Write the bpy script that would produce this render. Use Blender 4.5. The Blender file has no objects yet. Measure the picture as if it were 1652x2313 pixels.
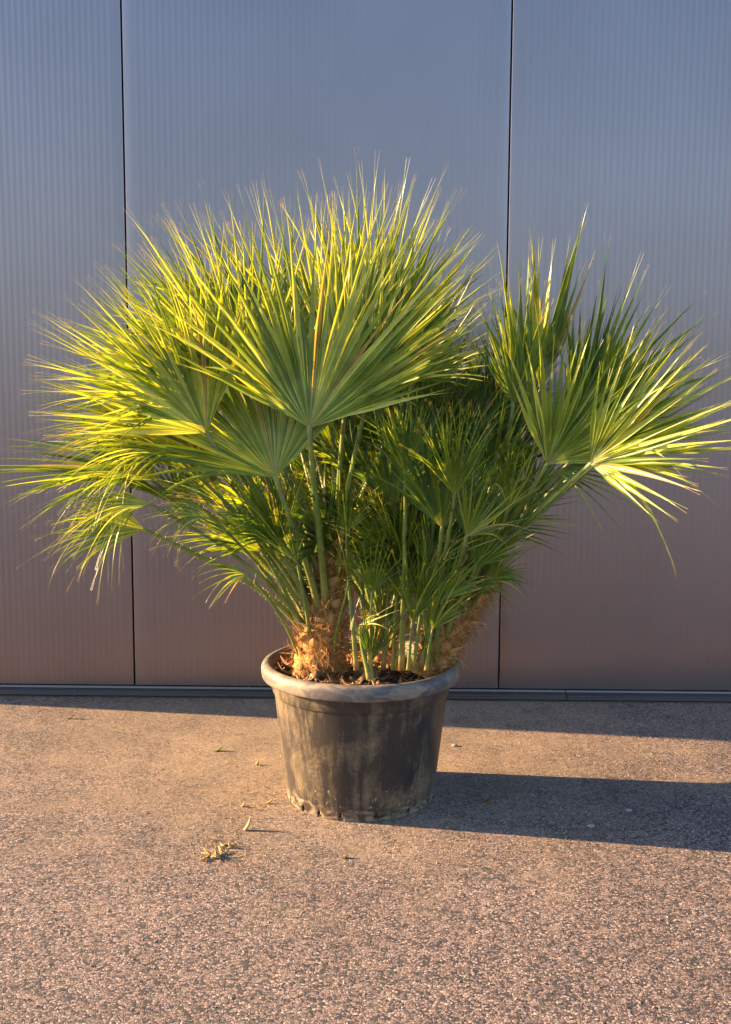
import bpy, math, random
from mathutils import Vector, Matrix, noise

random.seed(7)
S = bpy.context.scene
COL = S.collection

# ------------------------------------------------------------------ camera
F_PX, CX, CY = 2500.0, 826.0, 1156.5
PITCH, YAW, ROLL, CAM_H = math.radians(7), math.radians(0.9), math.radians(0.3), 1.267

def ray(x, y):
    u, v = (x - CX) / F_PX, -(y - CY) / F_PX
    c, s = math.cos(ROLL), math.sin(ROLL)
    r = u * c - v * s
    up = u * s + v * c
    dx, dy, dz = r, math.cos(PITCH) + up * math.sin(PITCH), -math.sin(PITCH) + up * math.cos(PITCH)
    c, s = math.cos(YAW), math.sin(YAW)
    return Vector((dx * c - dy * s, dx * s + dy * c, dz))

K = 1.0172
def P(x, y, Y):
    d = ray(x * K, y * K)
    p = d * (Y / d.y)
    p.z += CAM_H
    return p

def G(x, y):
    d = ray(x * K, y * K)
    p = d * (-CAM_H / d.z)
    p.z = 0.0
    return p

fwd = ray(CX, CY)
right = ray(CX + F_PX, CY) - fwd
upv = ray(CX, CY - F_PX) - fwd
cam = bpy.data.cameras.new('camera')
cam.sensor_fit = 'VERTICAL'
cam.sensor_height = 24.0
cam.lens = 24.0 * F_PX / 2313.0
cam.clip_start = 0.05
cam.clip_end = 2000
co = bpy.data.objects.new('camera', cam)
COL.objects.link(co)
m3 = Matrix((right, upv, -fwd)).transposed()
co.matrix_world = Matrix.Translation((0, 0, CAM_H)) @ m3.to_4x4()
S.camera = co

# ------------------------------------------------------------------ light
SUN_EL = math.radians(17)
SUN_AZ = math.radians(-82.5)          # clockwise from +Y, towards the sun
w = bpy.data.worlds.new('World')
S.world = w
w.use_nodes = True
nt = w.node_tree
bg = nt.nodes['Background']
sky = nt.nodes.new('ShaderNodeTexSky')
sky.sky_type = 'NISHITA'
sky.sun_disc = False
sky.sun_elevation = SUN_EL
sky.sun_rotation = SUN_AZ % (2 * math.pi)
sky.air_density = 1.0
sky.dust_density = 1.3
sky.ozone_density = 3.0
nt.links.new(sky.outputs[0], bg.inputs[0])
bg.inputs[1].default_value = 0.088

to_sun = Vector((math.sin(SUN_AZ) * math.cos(SUN_EL), math.cos(SUN_AZ) * math.cos(SUN_EL), math.sin(SUN_EL)))
sl = bpy.data.lights.new('sun', 'SUN')
sl.energy = 5.0
sl.angle = math.radians(0.5)
sl.color = (1.0, 0.66, 0.33)
so = bpy.data.objects.new('sun', sl)
COL.objects.link(so)
so.rotation_euler = to_sun.to_track_quat('Z', 'Y').to_euler()
so.location = to_sun * 20

S.view_settings.view_transform = 'Standard'
S.view_settings.look = 'None'
S.view_settings.exposure = 2.55
S.view_settings.gamma = 1.0

# ------------------------------------------------------------------ helpers
def link(o, parent=None):
    COL.objects.link(o)
    if parent:
        o.parent = parent
    return o

def tag(o, label=None, cat=None, group=None, kind=None):
    if label: o['label'] = label
    if cat: o['category'] = cat
    if group: o['group'] = group
    if kind: o['kind'] = kind
    return o

def empty(name, loc=(0, 0, 0)):
    o = bpy.data.objects.new(name, None)
    o.empty_display_size = 0.05
    o.location = loc
    COL.objects.link(o)
    return o

class MB:
    def __init__(s):
        s.v = []; s.f = []; s.uv = []      # uv per vertex
    def add(s, vs, fs, uvs=None):
        n = len(s.v)
        s.v.extend([tuple(p) for p in vs])
        s.f.extend([tuple(i + n for i in f) for f in fs])
        s.uv.extend(uvs if uvs else [(0.5, 0.5)] * len(vs))
    def box(s, a, b):
        x0, y0, z0 = a; x1, y1, z1 = b
        vs = [(x0,y0,z0),(x1,y0,z0),(x1,y1,z0),(x0,y1,z0),(x0,y0,z1),(x1,y0,z1),(x1,y1,z1),(x0,y1,z1)]
        s.add(vs, [(0,3,2,1),(4,5,6,7),(0,1,5,4),(1,2,6,5),(2,3,7,6),(3,0,4,7)])
    def tube(s, pts, rads, n=6, flat=1.0, up=None, uv=(0.5, 0.5), cap=True, u_rand=None):
        """swept tube; flat < 1 squashes the section along 'up'"""
        vs = []; uvs = []
        m = len(pts)
        a = None
        for i in range(m):
            t = (pts[min(i + 1, m - 1)] - pts[max(i - 1, 0)]).normalized()
            if up is not None:
                a = up - t * up.dot(t)
            else:
                if a is None:
                    a = t.orthogonal()
                a = a - t * a.dot(t)
            a = a.normalized() if a.length > 1e-6 else t.orthogonal().normalized()
            b = t.cross(a)
            r = rads[i]
            for k in range(n):
                an = 2 * math.pi * k / n
                vs.append(pts[i] + b * (math.cos(an) * r) + a * (math.sin(an) * r * flat))
                uvs.append((uv[0] if u_rand is None else u_rand, i / (m - 1)))
        fs = []
        for i in range(m - 1):
            for k in range(n):
                k2 = (k + 1) % n
                fs.append((i*n+k, i*n+k2, (i+1)*n+k2, (i+1)*n+k))
        if cap:
            fs.append(tuple(range(n - 1, -1, -1)))
            fs.append(tuple((m-1)*n + k for k in range(n)))
        s.add(vs, fs, uvs)
    def build(s, name, mat, parent=None, smooth=True):
        me = bpy.data.meshes.new(name)
        me.from_pydata(s.v, [], s.f)
        uvl = me.uv_layers.new(name='UVMap')
        idx = [0] * len(me.loops)
        me.loops.foreach_get('vertex_index', idx)
        flat = []
        for i in idx:
            flat.extend(s.uv[i])
        uvl.data.foreach_set('uv', flat)
        if smooth:
            me.polygons.foreach_set('use_smooth', [True] * len(me.polygons))
        me.materials.append(mat)
        me.update()
        return link(bpy.data.objects.new(name, me), parent)

# ------------------------------------------------------------------ node helpers
def new_mat(name):
    m = bpy.data.materials.new(name)
    m.use_nodes = True
    t = m.node_tree
    return m, t, t.nodes['Principled BSDF'], t.nodes['Material Output']

def N(t, kind, **kw):
    n = t.nodes.new(kind)
    for k, v in kw.items():
        if isinstance(k, str) and hasattr(n, k):
            setattr(n, k, v)
    return n

def ramp(t, stops, interp='LINEAR'):
    r = t.nodes.new('ShaderNodeValToRGB')
    cr = r.color_ramp
    cr.interpolation = interp
    while len(cr.elements) < len(stops):
        cr.elements.new(0.5)
    for e, (p, c) in zip(cr.elements, stops):
        e.position = p
        e.color = (c[0], c[1], c[2], 1) if not isinstance(c, (int, float)) else (c, c, c, 1)
    return r

def noise_tex(t, vec, scale, detail=4, rough=0.55, dist=0.0):
    n = t.nodes.new('ShaderNodeTexNoise')
    n.inputs['Scale'].default_value = scale
    n.inputs['Detail'].default_value = detail
    n.inputs['Roughness'].default_value = rough
    n.inputs['Distortion'].default_value = dist
    if vec is not None: t.links.new(vec, n.inputs['Vector'])
    return n

def mapping(t, src, scale=(1, 1, 1), loc=(0, 0, 0)):
    m = t.nodes.new('ShaderNodeMapping')
    m.inputs['Scale'].default_value = scale
    m.inputs['Location'].default_value = loc
    t.links.new(src, m.inputs['Vector'])
    return m.outputs[0]

def mix(t, fac, a, b, mode='MIX'):
    m = t.nodes.new('ShaderNodeMix')
    m.data_type = 'RGBA'
    m.blend_type = mode
    def put(sock, v):
        if isinstance(v, bpy.types.NodeSocket): t.links.new(v, sock)
        elif isinstance(v, (int, float)): sock.default_value = v
        else: sock.default_value = (v[0], v[1], v[2], 1)
    put(m.inputs[0], fac)
    put(m.inputs[6], a)
    put(m.inputs[7], b)
    return m.outputs[2]

def mathn(t, op, a, b=0.0, clamp=False):
    m = t.nodes.new('ShaderNodeMath')
    m.operation = op
    m.use_clamp = clamp
    for s, v in ((m.inputs[0], a), (m.inputs[1], b)):
        if isinstance(v, bpy.types.NodeSocket): t.links.new(v, s)
        else: s.default_value = v
    return m.outputs[0]

def bump(t, h, strength, dist, normal=None):
    b = t.nodes.new('ShaderNodeBump')
    b.inputs['Strength'].default_value = strength
    b.inputs['Distance'].default_value = dist
    t.links.new(h, b.inputs['Height'])
    if normal is not None: t.links.new(normal, b.inputs['Normal'])
    return b.outputs[0]

def objco(t):
    return t.nodes.new('ShaderNodeTexCoord').outputs['Object']

# ------------------------------------------------------------------ materials
POT = Vector((-0.063, 3.252, 0.0))

def mat_ground():
    m, t, b, o = new_mat('asphalt_chippings')
    c = objco(t)
    wob = noise_tex(t, c, 90, 2)
    vmix = t.nodes.new('ShaderNodeVectorMath'); vmix.operation = 'MULTIPLY_ADD'
    t.links.new(wob.outputs['Color'], vmix.inputs[0])
    vmix.inputs[1].default_value = (0.006, 0.006, 0.0)
    t.links.new(c, vmix.inputs[2])
    cc = vmix.outputs[0]
    v1 = t.nodes.new('ShaderNodeTexVoronoi'); v1.inputs['Scale'].default_value = 158
    v1.inputs['Randomness'].default_value = 1.0
    t.links.new(cc, v1.inputs['Vector'])
    v2 = t.nodes.new('ShaderNodeTexVoronoi'); v2.feature = 'DISTANCE_TO_EDGE'; v2.inputs['Scale'].default_value = 158
    t.links.new(cc, v2.inputs['Vector'])
    sep = t.nodes.new('ShaderNodeSeparateColor'); t.links.new(v1.outputs['Color'], sep.inputs[0])
    stone = ramp(t, [(0.0, (0.024, 0.023, 0.027)), (0.28, (0.052, 0.046, 0.049)), (0.34, (0.17, 0.122, 0.112)),
                     (0.6, (0.235, 0.165, 0.152)), (0.85, (0.335, 0.236, 0.208)), (1.0, (0.45, 0.34, 0.28))])
    t.links.new(sep.outputs[0], stone.inputs[0])
    edge = ramp(t, [(0.04, 0.0), (0.15, 1.0)])
    t.links.new(v2.outputs[0], edge.inputs[0])
    col = mix(t, edge.outputs[0], (0.045, 0.040, 0.041), stone.outputs[0])
    # finer grit between the stones
    v3 = t.nodes.new('ShaderNodeTexVoronoi'); v3.inputs['Scale'].default_value = 330
    t.links.new(cc, v3.inputs['Vector'])
    sep3 = t.nodes.new('ShaderNodeSeparateColor'); t.links.new(v3.outputs['Color'], sep3.inputs[0])
    grit = ramp(t, [(0.0, (0.03, 0.03, 0.034)), (0.45, (0.20, 0.14, 0.112)), (1.0, (0.48, 0.345, 0.27))])
    t.links.new(sep3.outputs[1], grit.inputs[0])
    gm = noise_tex(t, c, 26, 4, 0.6)
    gr = ramp(t, [(0.5, 0.0), (0.7, 0.5)])
    t.links.new(gm.outputs[0], gr.inputs[0])
    col = mix(t, gr.outputs[0], col, grit.outputs[0])
    # sand swept up round the pot and along the wall
    dv = t.nodes.new('ShaderNodeVectorMath'); dv.operation = 'DISTANCE'
    t.links.new(c, dv.inputs[0]); dv.inputs[1].default_value = (-0.15, 3.45, 0)
    near = t.nodes.new('ShaderNodeMapRange')
    near.inputs['From Min'].default_value = 0.2; near.inputs['From Max'].default_value = 1.4
    near.inputs['To Min'].default_value = 0.42; near.inputs['To Max'].default_value = 0.0
    t.links.new(dv.outputs['Value'], near.inputs['Value'])
    sx = t.nodes.new('ShaderNodeSeparateXYZ'); t.links.new(c, sx.inputs[0])
    wallr = t.nodes.new('ShaderNodeMapRange')
    wallr.inputs['From Min'].default_value = 2.6; wallr.inputs['From Max'].default_value = 4.1
    wallr.inputs['To Min'].default_value = 0.0; wallr.inputs['To Max'].default_value = 0.30
    t.links.new(sx.outputs[1], wallr.inputs['Value'])
    sn = noise_tex(t, c, 5.5, 5, 0.65)
    s1 = mathn(t, 'ADD', near.outputs[0], wallr.outputs[0])
    s2 = mathn(t, 'ADD', mathn(t, 'SUBTRACT', sn.outputs[0], 0.62), s1)
    fine = noise_tex(t, c, 420, 2, 0.6)
    s3 = mathn(t, 'MULTIPLY', mathn(t, 'MULTIPLY', s2, 1.5, True), mathn(t, 'ADD', fine.outputs[0], 0.15), True)
    sand = mix(t, fine.outputs[0], (0.17, 0.12, 0.075), (0.44, 0.32, 0.20))
    col = mix(t, s3, col, sand)
    # broad stains
    big = noise_tex(t, c, 1.1, 4, 0.6)
    br = ramp(t, [(0.3, 0.82), (0.7, 1.1)])
    t.links.new(big.outputs[0], br.inputs[0])
    col = mix(t, 1.0, col, br.outputs[0], 'MULTIPLY')
    mid = noise_tex(t, c, 4.5, 5, 0.7, 0.8)
    mr = ramp(t, [(0.34, 0.84), (0.5, 1.0), (0.66, 1.06)])
    t.links.new(mid.outputs[0], mr.inputs[0])
    col = mix(t, 1.0, col, mr.outputs[0], 'MULTIPLY')
    t.links.new(col, b.inputs['Base Color'])
    b.inputs['Roughness'].default_value = 0.78
    b.inputs['Specular IOR Level'].default_value = 0.35
    hs = mathn(t, 'MULTIPLY', edge.outputs[0], mathn(t, 'ADD', mathn(t, 'MULTIPLY', sep.outputs[2], 0.8), 0.5))
    h = mathn(t, 'ADD', hs, mathn(t, 'MULTIPLY', sep3.outputs[0], 0.25))
    h = mathn(t, 'MULTIPLY', h, mathn(t, 'SUBTRACT', 1.15, s3))
    t.links.new(bump(t, h, 0.75, 0.0020), b.inputs['Normal'])
    return m

def mat_metal(name, base, rough, streak=True):
    m, t, b, o = new_mat(name)
    c = objco(t)
    b.inputs['Metallic'].default_value = 1.0
    n1 = noise_tex(t, mapping(t, c, (30, 30, 1.2)), 2.0, 4, 0.6)
    n2 = noise_tex(t, c, 1.3, 3, 0.5)
    r = ramp(t, [(0.25, 0.9), (0.75, 1.08)])
    t.links.new(n2.outputs[0], r.inputs[0])
    col = mix(t, 1.0, base, r.outputs[0], 'MULTIPLY')
    # specks of dust thrown up near the bottom
    sx = t.nodes.new('ShaderNodeSeparateXYZ'); t.links.new(c, sx.inputs[0])
    low = t.nodes.new('ShaderNodeMapRange')
    low.inputs['From Min'].default_value = 0.0; low.inputs['From Max'].default_value = 0.55
    low.inputs['To Min'].default_value = 0.76; low.inputs['To Max'].default_value = 0.92
    t.links.new(sx.outputs[2], low.inputs['Value'])
    sp = noise_tex(t, c, 170, 1, 0.4)
    spm = mathn(t, 'MULTIPLY', mathn(t, 'SUBTRACT', sp.outputs[0], low.outputs[0]), 18, True)
    col = mix(t, spm, col, (0.75, 0.7, 0.6))
    t.links.new(col, b.inputs['Base Color'])
    rr = t.nodes.new('ShaderNodeMapRange')
    rr.inputs['To Min'].default_value = rough - 0.015; rr.inputs['To Max'].default_value = rough + 0.025
    t.links.new(n1.outputs[0], rr.inputs['Value'])
    t.links.new(rr.outputs[0], b.inputs['Roughness'])
    n3 = noise_tex(t, c, 0.9, 2, 0.5)
    t.links.new(bump(t, n3.outputs[0], 0.3, 0.01), b.inputs['Normal'])
    return m

def mat_dark(name, col, rough=0.9):
    m, t, b, o = new_mat(name)
    n = noise_tex(t, objco(t), 40, 3)
    cc = mix(t, n.outputs[0], col, [x * 1.5 for x in col])
    t.links.new(cc, b.inputs['Base Color'])
    b.inputs['Roughness'].default_value = rough
    return m

def mat_pot():
    m, t, b, o = new_mat('weathered_black_plastic')
    c = objco(t)
    sx = t.nodes.new('ShaderNodeSeparateXYZ'); t.links.new(c, sx.inputs[0])
    z = sx.outputs[2]
    base = (0.020, 0.017, 0.016)
    dust = (0.215, 0.150, 0.085)
    # vertical runs of dust
    runs = noise_tex(t, mapping(t, c, (14, 14, 1.3)), 2.2, 6, 0.62, 0.4)
    cloud = noise_tex(t, c, 7.0, 6, 0.68, 0.6)
    f = mathn(t, 'ADD', mathn(t, 'MULTIPLY', runs.outputs[0], 0.9), mathn(t, 'MULTIPLY', cloud.outputs[0], 0.9))
    r = ramp(t, [(0.46, 0.03), (0.66, 0.75)])
    t.links.new(mathn(t, 'MULTIPLY', f, 0.55), r.inputs[0])
    gn = noise_tex(t, c, 120, 4, 0.75)
    gnr = ramp(t, [(0.36, 0.5), (0.62, 1.35)])
    t.links.new(gn.outputs[0], gnr.inputs[0])
    dustf = mathn(t, 'MULTIPLY', r.outputs[0], gnr.outputs[0], True)
    # rubbed clean black patch low on the front right
    def blob(cx, cy, cz, sxx, szz, edge0, edge1, nscale, namp):
        v = t.nodes.new('ShaderNodeVectorMath'); v.operation = 'SUBTRACT'
        t.links.new(c, v.inputs[0]); v.inputs[1].default_value = (cx, cy, cz)
        v2 = t.nodes.new('ShaderNodeVectorMath'); v2.operation = 'MULTIPLY'
        t.links.new(v.outputs[0], v2.inputs[0]); v2.inputs[1].default_value = (1 / sxx, 1 / sxx, 1 / szz)
        l = t.nodes.new('ShaderNodeVectorMath'); l.operation = 'LENGTH'
        t.links.new(v2.outputs[0], l.inputs[0])
        nn = noise_tex(t, mapping(t, c, (1, 1, 0.5)), nscale, 5, 0.7)
        d = mathn(t, 'ADD', l.outputs['Value'], mathn(t, 'MULTIPLY', mathn(t, 'SUBTRACT', nn.outputs[0], 0.5), namp))
        rr = ramp(t, [(edge0, 1.0), (edge1, 0.0)])
        t.links.new(d, rr.inputs[0])
        return rr.outputs[0]
    black = blob(0.095, -0.215, 0.165, 0.085, 0.13, 0.35, 0.95, 26, 2.4)
    dustf = mathn(t, 'MULTIPLY', dustf, mathn(t, 'SUBTRACT', 1.0, black))
    # dried mud creeping up from the foot
    zr = t.nodes.new('ShaderNodeMapRange')
    zr.inputs['From Min'].default_value = 0.0; zr.inputs['From Max'].default_value = 0.11
    zr.inputs['To Min'].default_value = 0.24; zr.inputs['To Max'].default_value = -0.12
    t.links.new(z, zr.inputs['Value'])
    mn = noise_tex(t, mapping(t, c, (1, 1, 1.6)), 22, 6, 0.7, 0.8)
    mud = mathn(t, 'MULTIPLY', mathn(t, 'SUBTRACT', mathn(t, 'ADD', mn.outputs[0], zr.outputs[0]), 0.62), 7, True)
    # splash specks
    sp = noise_tex(t, mapping(t, c, (1, 1, 0.55)), 95, 2, 0.6)
    zs = t.nodes.new('ShaderNodeMapRange')
    zs.inputs['From Min'].default_value = 0.05; zs.inputs['From Max'].default_value = 0.26
    zs.inputs['To Min'].default_value = 0.655; zs.inputs['To Max'].default_value = 0.80
    t.links.new(z, zs.inputs['Value'])
    specks = mathn(t, 'MULTIPLY', mathn(t, 'SUBTRACT', sp.outputs[0], zs.outputs[0]), 14, True)
    scr = noise_tex(t, mapping(t, c, (60, 60, 3)), 3, 4, 0.6)
    scf = mathn(t, 'MULTIPLY', mathn(t, 'SUBTRACT', scr.outputs[0], 0.6), 2.0, True)
    col = mix(t, dustf, base, dust)
    col = mix(t, scf, col, (0.19, 0.15, 0.11))
    col = mix(t, mud, col, (0.20, 0.145, 0.095))
    col = mix(t, specks, col, (0.30, 0.225, 0.15))
    t.links.new(col, b.inputs['Base Color'])
    rg = t.nodes.new('ShaderNodeMapRange')
    rg.inputs['To Min'].default_value = 0.42; rg.inputs['To Max'].default_value = 0.78
    t.links.new(mathn(t, 'ADD', dustf, mud, True), rg.inputs['Value'])
    t.links.new(rg.outputs[0], b.inputs['Roughness'])
    b.inputs['Specular IOR Level'].default_value = 0.4
    hh = mathn(t, 'ADD', mathn(t, 'MULTIPLY', cloud.outputs[0], 0.5), mathn(t, 'ADD', mud, specks))
    t.links.new(bump(t, hh, 0.3, 0.0015), b.inputs['Normal'])
    return m

def mat_rim():
    m, t, b, o = new_mat('sun_bleached_plastic_rim')
    c = objco(t)
    n = noise_tex(t, mapping(t, c, (1, 1, 2)), 12, 6, 0.7, 0.5)
    n2 = noise_tex(t, c, 60, 4, 0.7)
    f = ramp(t, [(0.42, 0.0), (0.60, 1.0)])
    t.links.new(n.outputs[0], f.inputs[0])
    col = mix(t, f.outputs[0], (0.065, 0.058, 0.060), (0.20, 0.15, 0.105))
    f2 = ramp(t, [(0.5, 0.0), (0.72, 0.6)])
    t.links.new(n2.outputs[0], f2.inputs[0])
    col = mix(t, f2.outputs[0], col, (0.09, 0.075, 0.065))
    t.links.new(col, b.inputs['Base Color'])
    b.inputs['Roughness'].default_value = 0.62
    t.links.new(bump(t, n2.outputs[0], 0.25, 0.001), b.inputs['Normal'])
    return m

def mat_leaf():
    m, t, b, o = new_mat('palm_leaf')
    uvn = t.nodes.new('ShaderNodeUVMap')
    sp = t.nodes.new('ShaderNodeSeparateXYZ'); t.links.new(uvn.outputs[0], sp.inputs[0])
    u, v = sp.outputs[0], sp.outputs[1]
    cr = ramp(t, [(0.0, (0.024, 0.068, 0.040)), (0.35, (0.070, 0.125, 0.012)), (0.66, (0.165, 0.222, 0.018)), (0.92, (0.44, 0.46, 0.095)), (0.95, (0.42, 0.29, 0.10)), (1.0, (0.30, 0.19, 0.07))])  # palest green stop paints sunlit highlights into the colour of random segments
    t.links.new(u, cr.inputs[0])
    c = objco(t)
    n = noise_tex(t, c, 14, 4, 0.6)
    nr = ramp(t, [(0.3, 0.75), (0.7, 1.2)])
    t.links.new(n.outputs[0], nr.inputs[0])
    col = mix(t, 1.0, cr.outputs[0], nr.outputs[0], 'MULTIPLY')
    tipn = noise_tex(t, c, 9, 2, 0.5)
    tv = mathn(t, 'ADD', v, mathn(t, 'MULTIPLY', mathn(t, 'SUBTRACT', tipn.outputs[0], 0.5), 0.12))
    tip = ramp(t, [(0.93, 0.0), (0.985, 1.0)])
    t.links.new(tv, tip.inputs[0])
    hubr = ramp(t, [(0.0, 0.75), (0.10, 0.0)])
    t.links.new(v, hubr.inputs[0])
    col = mix(t, hubr.outputs[0], col, (0.26, 0.25, 0.06))
    col = mix(t, tip.outputs[0], col, (0.38, 0.27, 0.11))
    # pale waxy underside
    geo = t.nodes.new('ShaderNodeNewGeometry')
    under = mix(t, 0.22, col, (0.30, 0.36, 0.22))
    colf = mix(t, geo.outputs['Backfacing'], col, under)
    t.links.new(colf, b.inputs['Base Color'])
    b.inputs['Roughness'].default_value = 0.34
    b.inputs['Specular IOR Level'].default_value = 0.42
    fib = noise_tex(t, mapping(t, c, (1, 1, 1)), 300, 2, 0.5)
    t.links.new(bump(t, fib.outputs[0], 0.12, 0.0006), b.inputs['Normal'])
    tr = t.nodes.new('ShaderNodeBsdfTranslucent')
    tc = mix(t, 1.0, col, (2.25, 2.0, 0.35), 'MULTIPLY')
    t.links.new(tc, tr.inputs['Color'])
    ms = t.nodes.new('ShaderNodeMixShader')
    ms.inputs[0].default_value = 0.34
    t.links.new(b.outputs[0], ms.inputs[1])
    t.links.new(tr.outputs[0], ms.inputs[2])
    t.links.new(ms.outputs[0], o.inputs[0])
    return m

def mat_petiole():
    m, t, b, o = new_mat('green_leaf_stalk')
    uvn = t.nodes.new('ShaderNodeUVMap')
    sp = t.nodes.new('ShaderNodeSeparateXYZ'); t.links.new(uvn.outputs[0], sp.inputs[0])
    c = objco(t)
    n = noise_tex(t, c, 25, 4, 0.6)
    cr = ramp(t, [(0.0, (0.34, 0.23, 0.07)), (0.12, (0.22, 0.22, 0.045)), (0.5, (0.13, 0.19, 0.035)), (1.0, (0.19, 0.22, 0.05))])
    t.links.new(sp.outputs[1], cr.inputs[0])
    nr = ramp(t, [(0.3, 0.7), (0.7, 1.2)])
    t.links.new(n.outputs[0], nr.inputs[0])
    col = mix(t, 1.0, cr.outputs[0], nr.outputs[0], 'MULTIPLY')
    t.links.new(col, b.inputs['Base Color'])
    b.inputs['Roughness'].default_value = 0.42
    tr = t.nodes.new('ShaderNodeBsdfTranslucent')
    t.links.new(mix(t, 1.0, col, (1.8, 1.6, 0.6), 'MULTIPLY'), tr.inputs['Color'])
    ms = t.nodes.new('ShaderNodeMixShader'); ms.inputs[0].default_value = 0.18
    t.links.new(b.outputs[0], ms.inputs[1]); t.links.new(tr.outputs[0], ms.inputs[2])
    t.links.new(ms.outputs[0], o.inputs[0])
    return m

def mat_ramped(name, stops, scale=30, rough=0.85, transl=0.0, use_uv=False, bstr=0.4, bdist=0.003):
    m, t, b, o = new_mat(name)
    c = objco(t)
    n = noise_tex(t, c, scale, 5, 0.65, 0.3)
    cr = ramp(t, stops)
    if use_uv:
        uvn = t.nodes.new('ShaderNodeUVMap')
        sp = t.nodes.new('ShaderNodeSeparateXYZ'); t.links.new(uvn.outputs[0], sp.inputs[0])
        f = mathn(t, 'ADD', mathn(t, 'MULTIPLY', sp.outputs[0], 0.8), mathn(t, 'MULTIPLY', n.outputs[0], 0.2))
        t.links.new(f, cr.inputs[0])
    else:
        st = t.nodes.new('ShaderNodeMapRange')
        st.inputs['From Min'].default_value = 0.28; st.inputs['From Max'].default_value = 0.72
        t.links.new(n.outputs[0], st.inputs['Value'])
        t.links.new(st.outputs[0], cr.inputs[0])
    t.links.new(cr.outputs[0], b.inputs['Base Color'])
    b.inputs['Roughness'].default_value = rough
    b.inputs['Specular IOR Level'].default_value = 0.3
    n2 = noise_tex(t, c, scale * 4, 4, 0.6)
    t.links.new(bump(t, n2.outputs[0], bstr, bdist), b.inputs['Normal'])
    if transl:
        tr = t.nodes.new('ShaderNodeBsdfTranslucent')
        t.links.new(cr.outputs[0], tr.inputs['Color'])
        ms = t.nodes.new('ShaderNodeMixShader'); ms.inputs[0].default_value = transl
        t.links.new(b.outputs[0], ms.inputs[1]); t.links.new(tr.outputs[0], ms.inputs[2])
        t.links.new(ms.outputs[0], o.inputs[0])
    return m

M_GROUND = mat_ground()
M_PANEL = mat_metal('satin_metal_panel', (0.250, 0.206, 0.213), 0.31)
M_SILL = mat_metal('dark_anodised_sill', (0.15, 0.130, 0.128), 0.45)
M_CORE = mat_dark('dark_wall_core', (0.010, 0.010, 0.011))
M_POT = mat_pot()
M_RIM = mat_rim()
M_LEAF = mat_leaf()
M_PET = mat_petiole()
M_TRUNK = mat_ramped('fibrous_trunk', [(0.0, (0.07, 0.028, 0.010)), (0.4, (0.26, 0.115, 0.032)), (0.75, (0.46, 0.24, 0.075)), (1.0, (0.58, 0.38, 0.16))], 40, 0.9)
M_FIBRE = mat_ramped('palm_fibre', [(0.0, (0.12, 0.04, 0.012)), (0.5, (0.52, 0.25, 0.07)), (1.0, (0.72, 0.48, 0.20))], 20, 0.75, 0.3, True)
M_HUSK = mat_ramped('dry_leaf_base', [(0.0, (0.22, 0.085, 0.02)), (0.45, (0.45, 0.25, 0.08)), (1.0, (0.66, 0.48, 0.22))], 22, 0.6, 0.15, True)
M_SOIL = mat_ramped('dark_potting_soil', [(0.0, (0.008, 0.006, 0.005)), (0.6, (0.03, 0.02, 0.014)), (1.0, (0.09, 0.055, 0.03))], 60, 0.95, bstr=0.9, bdist=0.008)
M_LITTER = mat_ramped('bark_litter', [(0.0, (0.03, 0.016, 0.009)), (0.4, (0.15, 0.07, 0.025)), (0.75, (0.40, 0.22, 0.07)), (1.0, (0.62, 0.44, 0.20))], 30, 0.8, 0.05, True)
M_STRAW = mat_ramped('dry_straw', [(0.0, (0.30, 0.18, 0.065)), (1.0, (0.50, 0.36, 0.16))], 30, 0.7, 0.2)
M_STONE = mat_ramped('pale_stone', [(0.0, (0.16, 0.15, 0.15)), (1.0, (0.30, 0.28, 0.26))], 60, 0.8)
M_BROWN = mat_ramped('brown_dead_leaf', [(0.0, (0.07, 0.03, 0.015)), (1.0, (0.18, 0.085, 0.03))], 60, 0.8, 0.1)
M_GREENBIT = mat_ramped('faded_green_leaf', [(0.0, (0.09, 0.12, 0.03)), (1.0, (0.20, 0.19, 0.05))], 60, 0.7, 0.2)
M_GRIT = mat_ramped('loose_stone_chips', [(0.0, (0.05, 0.045, 0.045)), (0.3, (0.17, 0.11, 0.08)), (0.7, (0.28, 0.18, 0.13)), (1.0, (0.40, 0.30, 0.23))], 60, 0.8, 0.0, True)

# ------------------------------------------------------------------ ground
g = MB()
R = 400
g.add([(-R, -R, 0), (R, -R, 0), (R, R, 0), (-R, R, 0)], [(0, 1, 2, 3)])
gr = g.build('ground', M_GROUND, smooth=False)
tag(gr, kind='structure')

# ------------------------------------------------------------------ metal wall
WY = 4.285
SEAMS = [-2.435, -0.985, 0.465, 1.915, 3.365, 4.815]
WALL_H = 3.9
PZ0 = 0.040
wall = empty('metal_wall', (0, WY, 0))
tag(wall, 'tall wall of finely ribbed satin metal panels on a dark sill behind the palm', 'wall')

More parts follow.
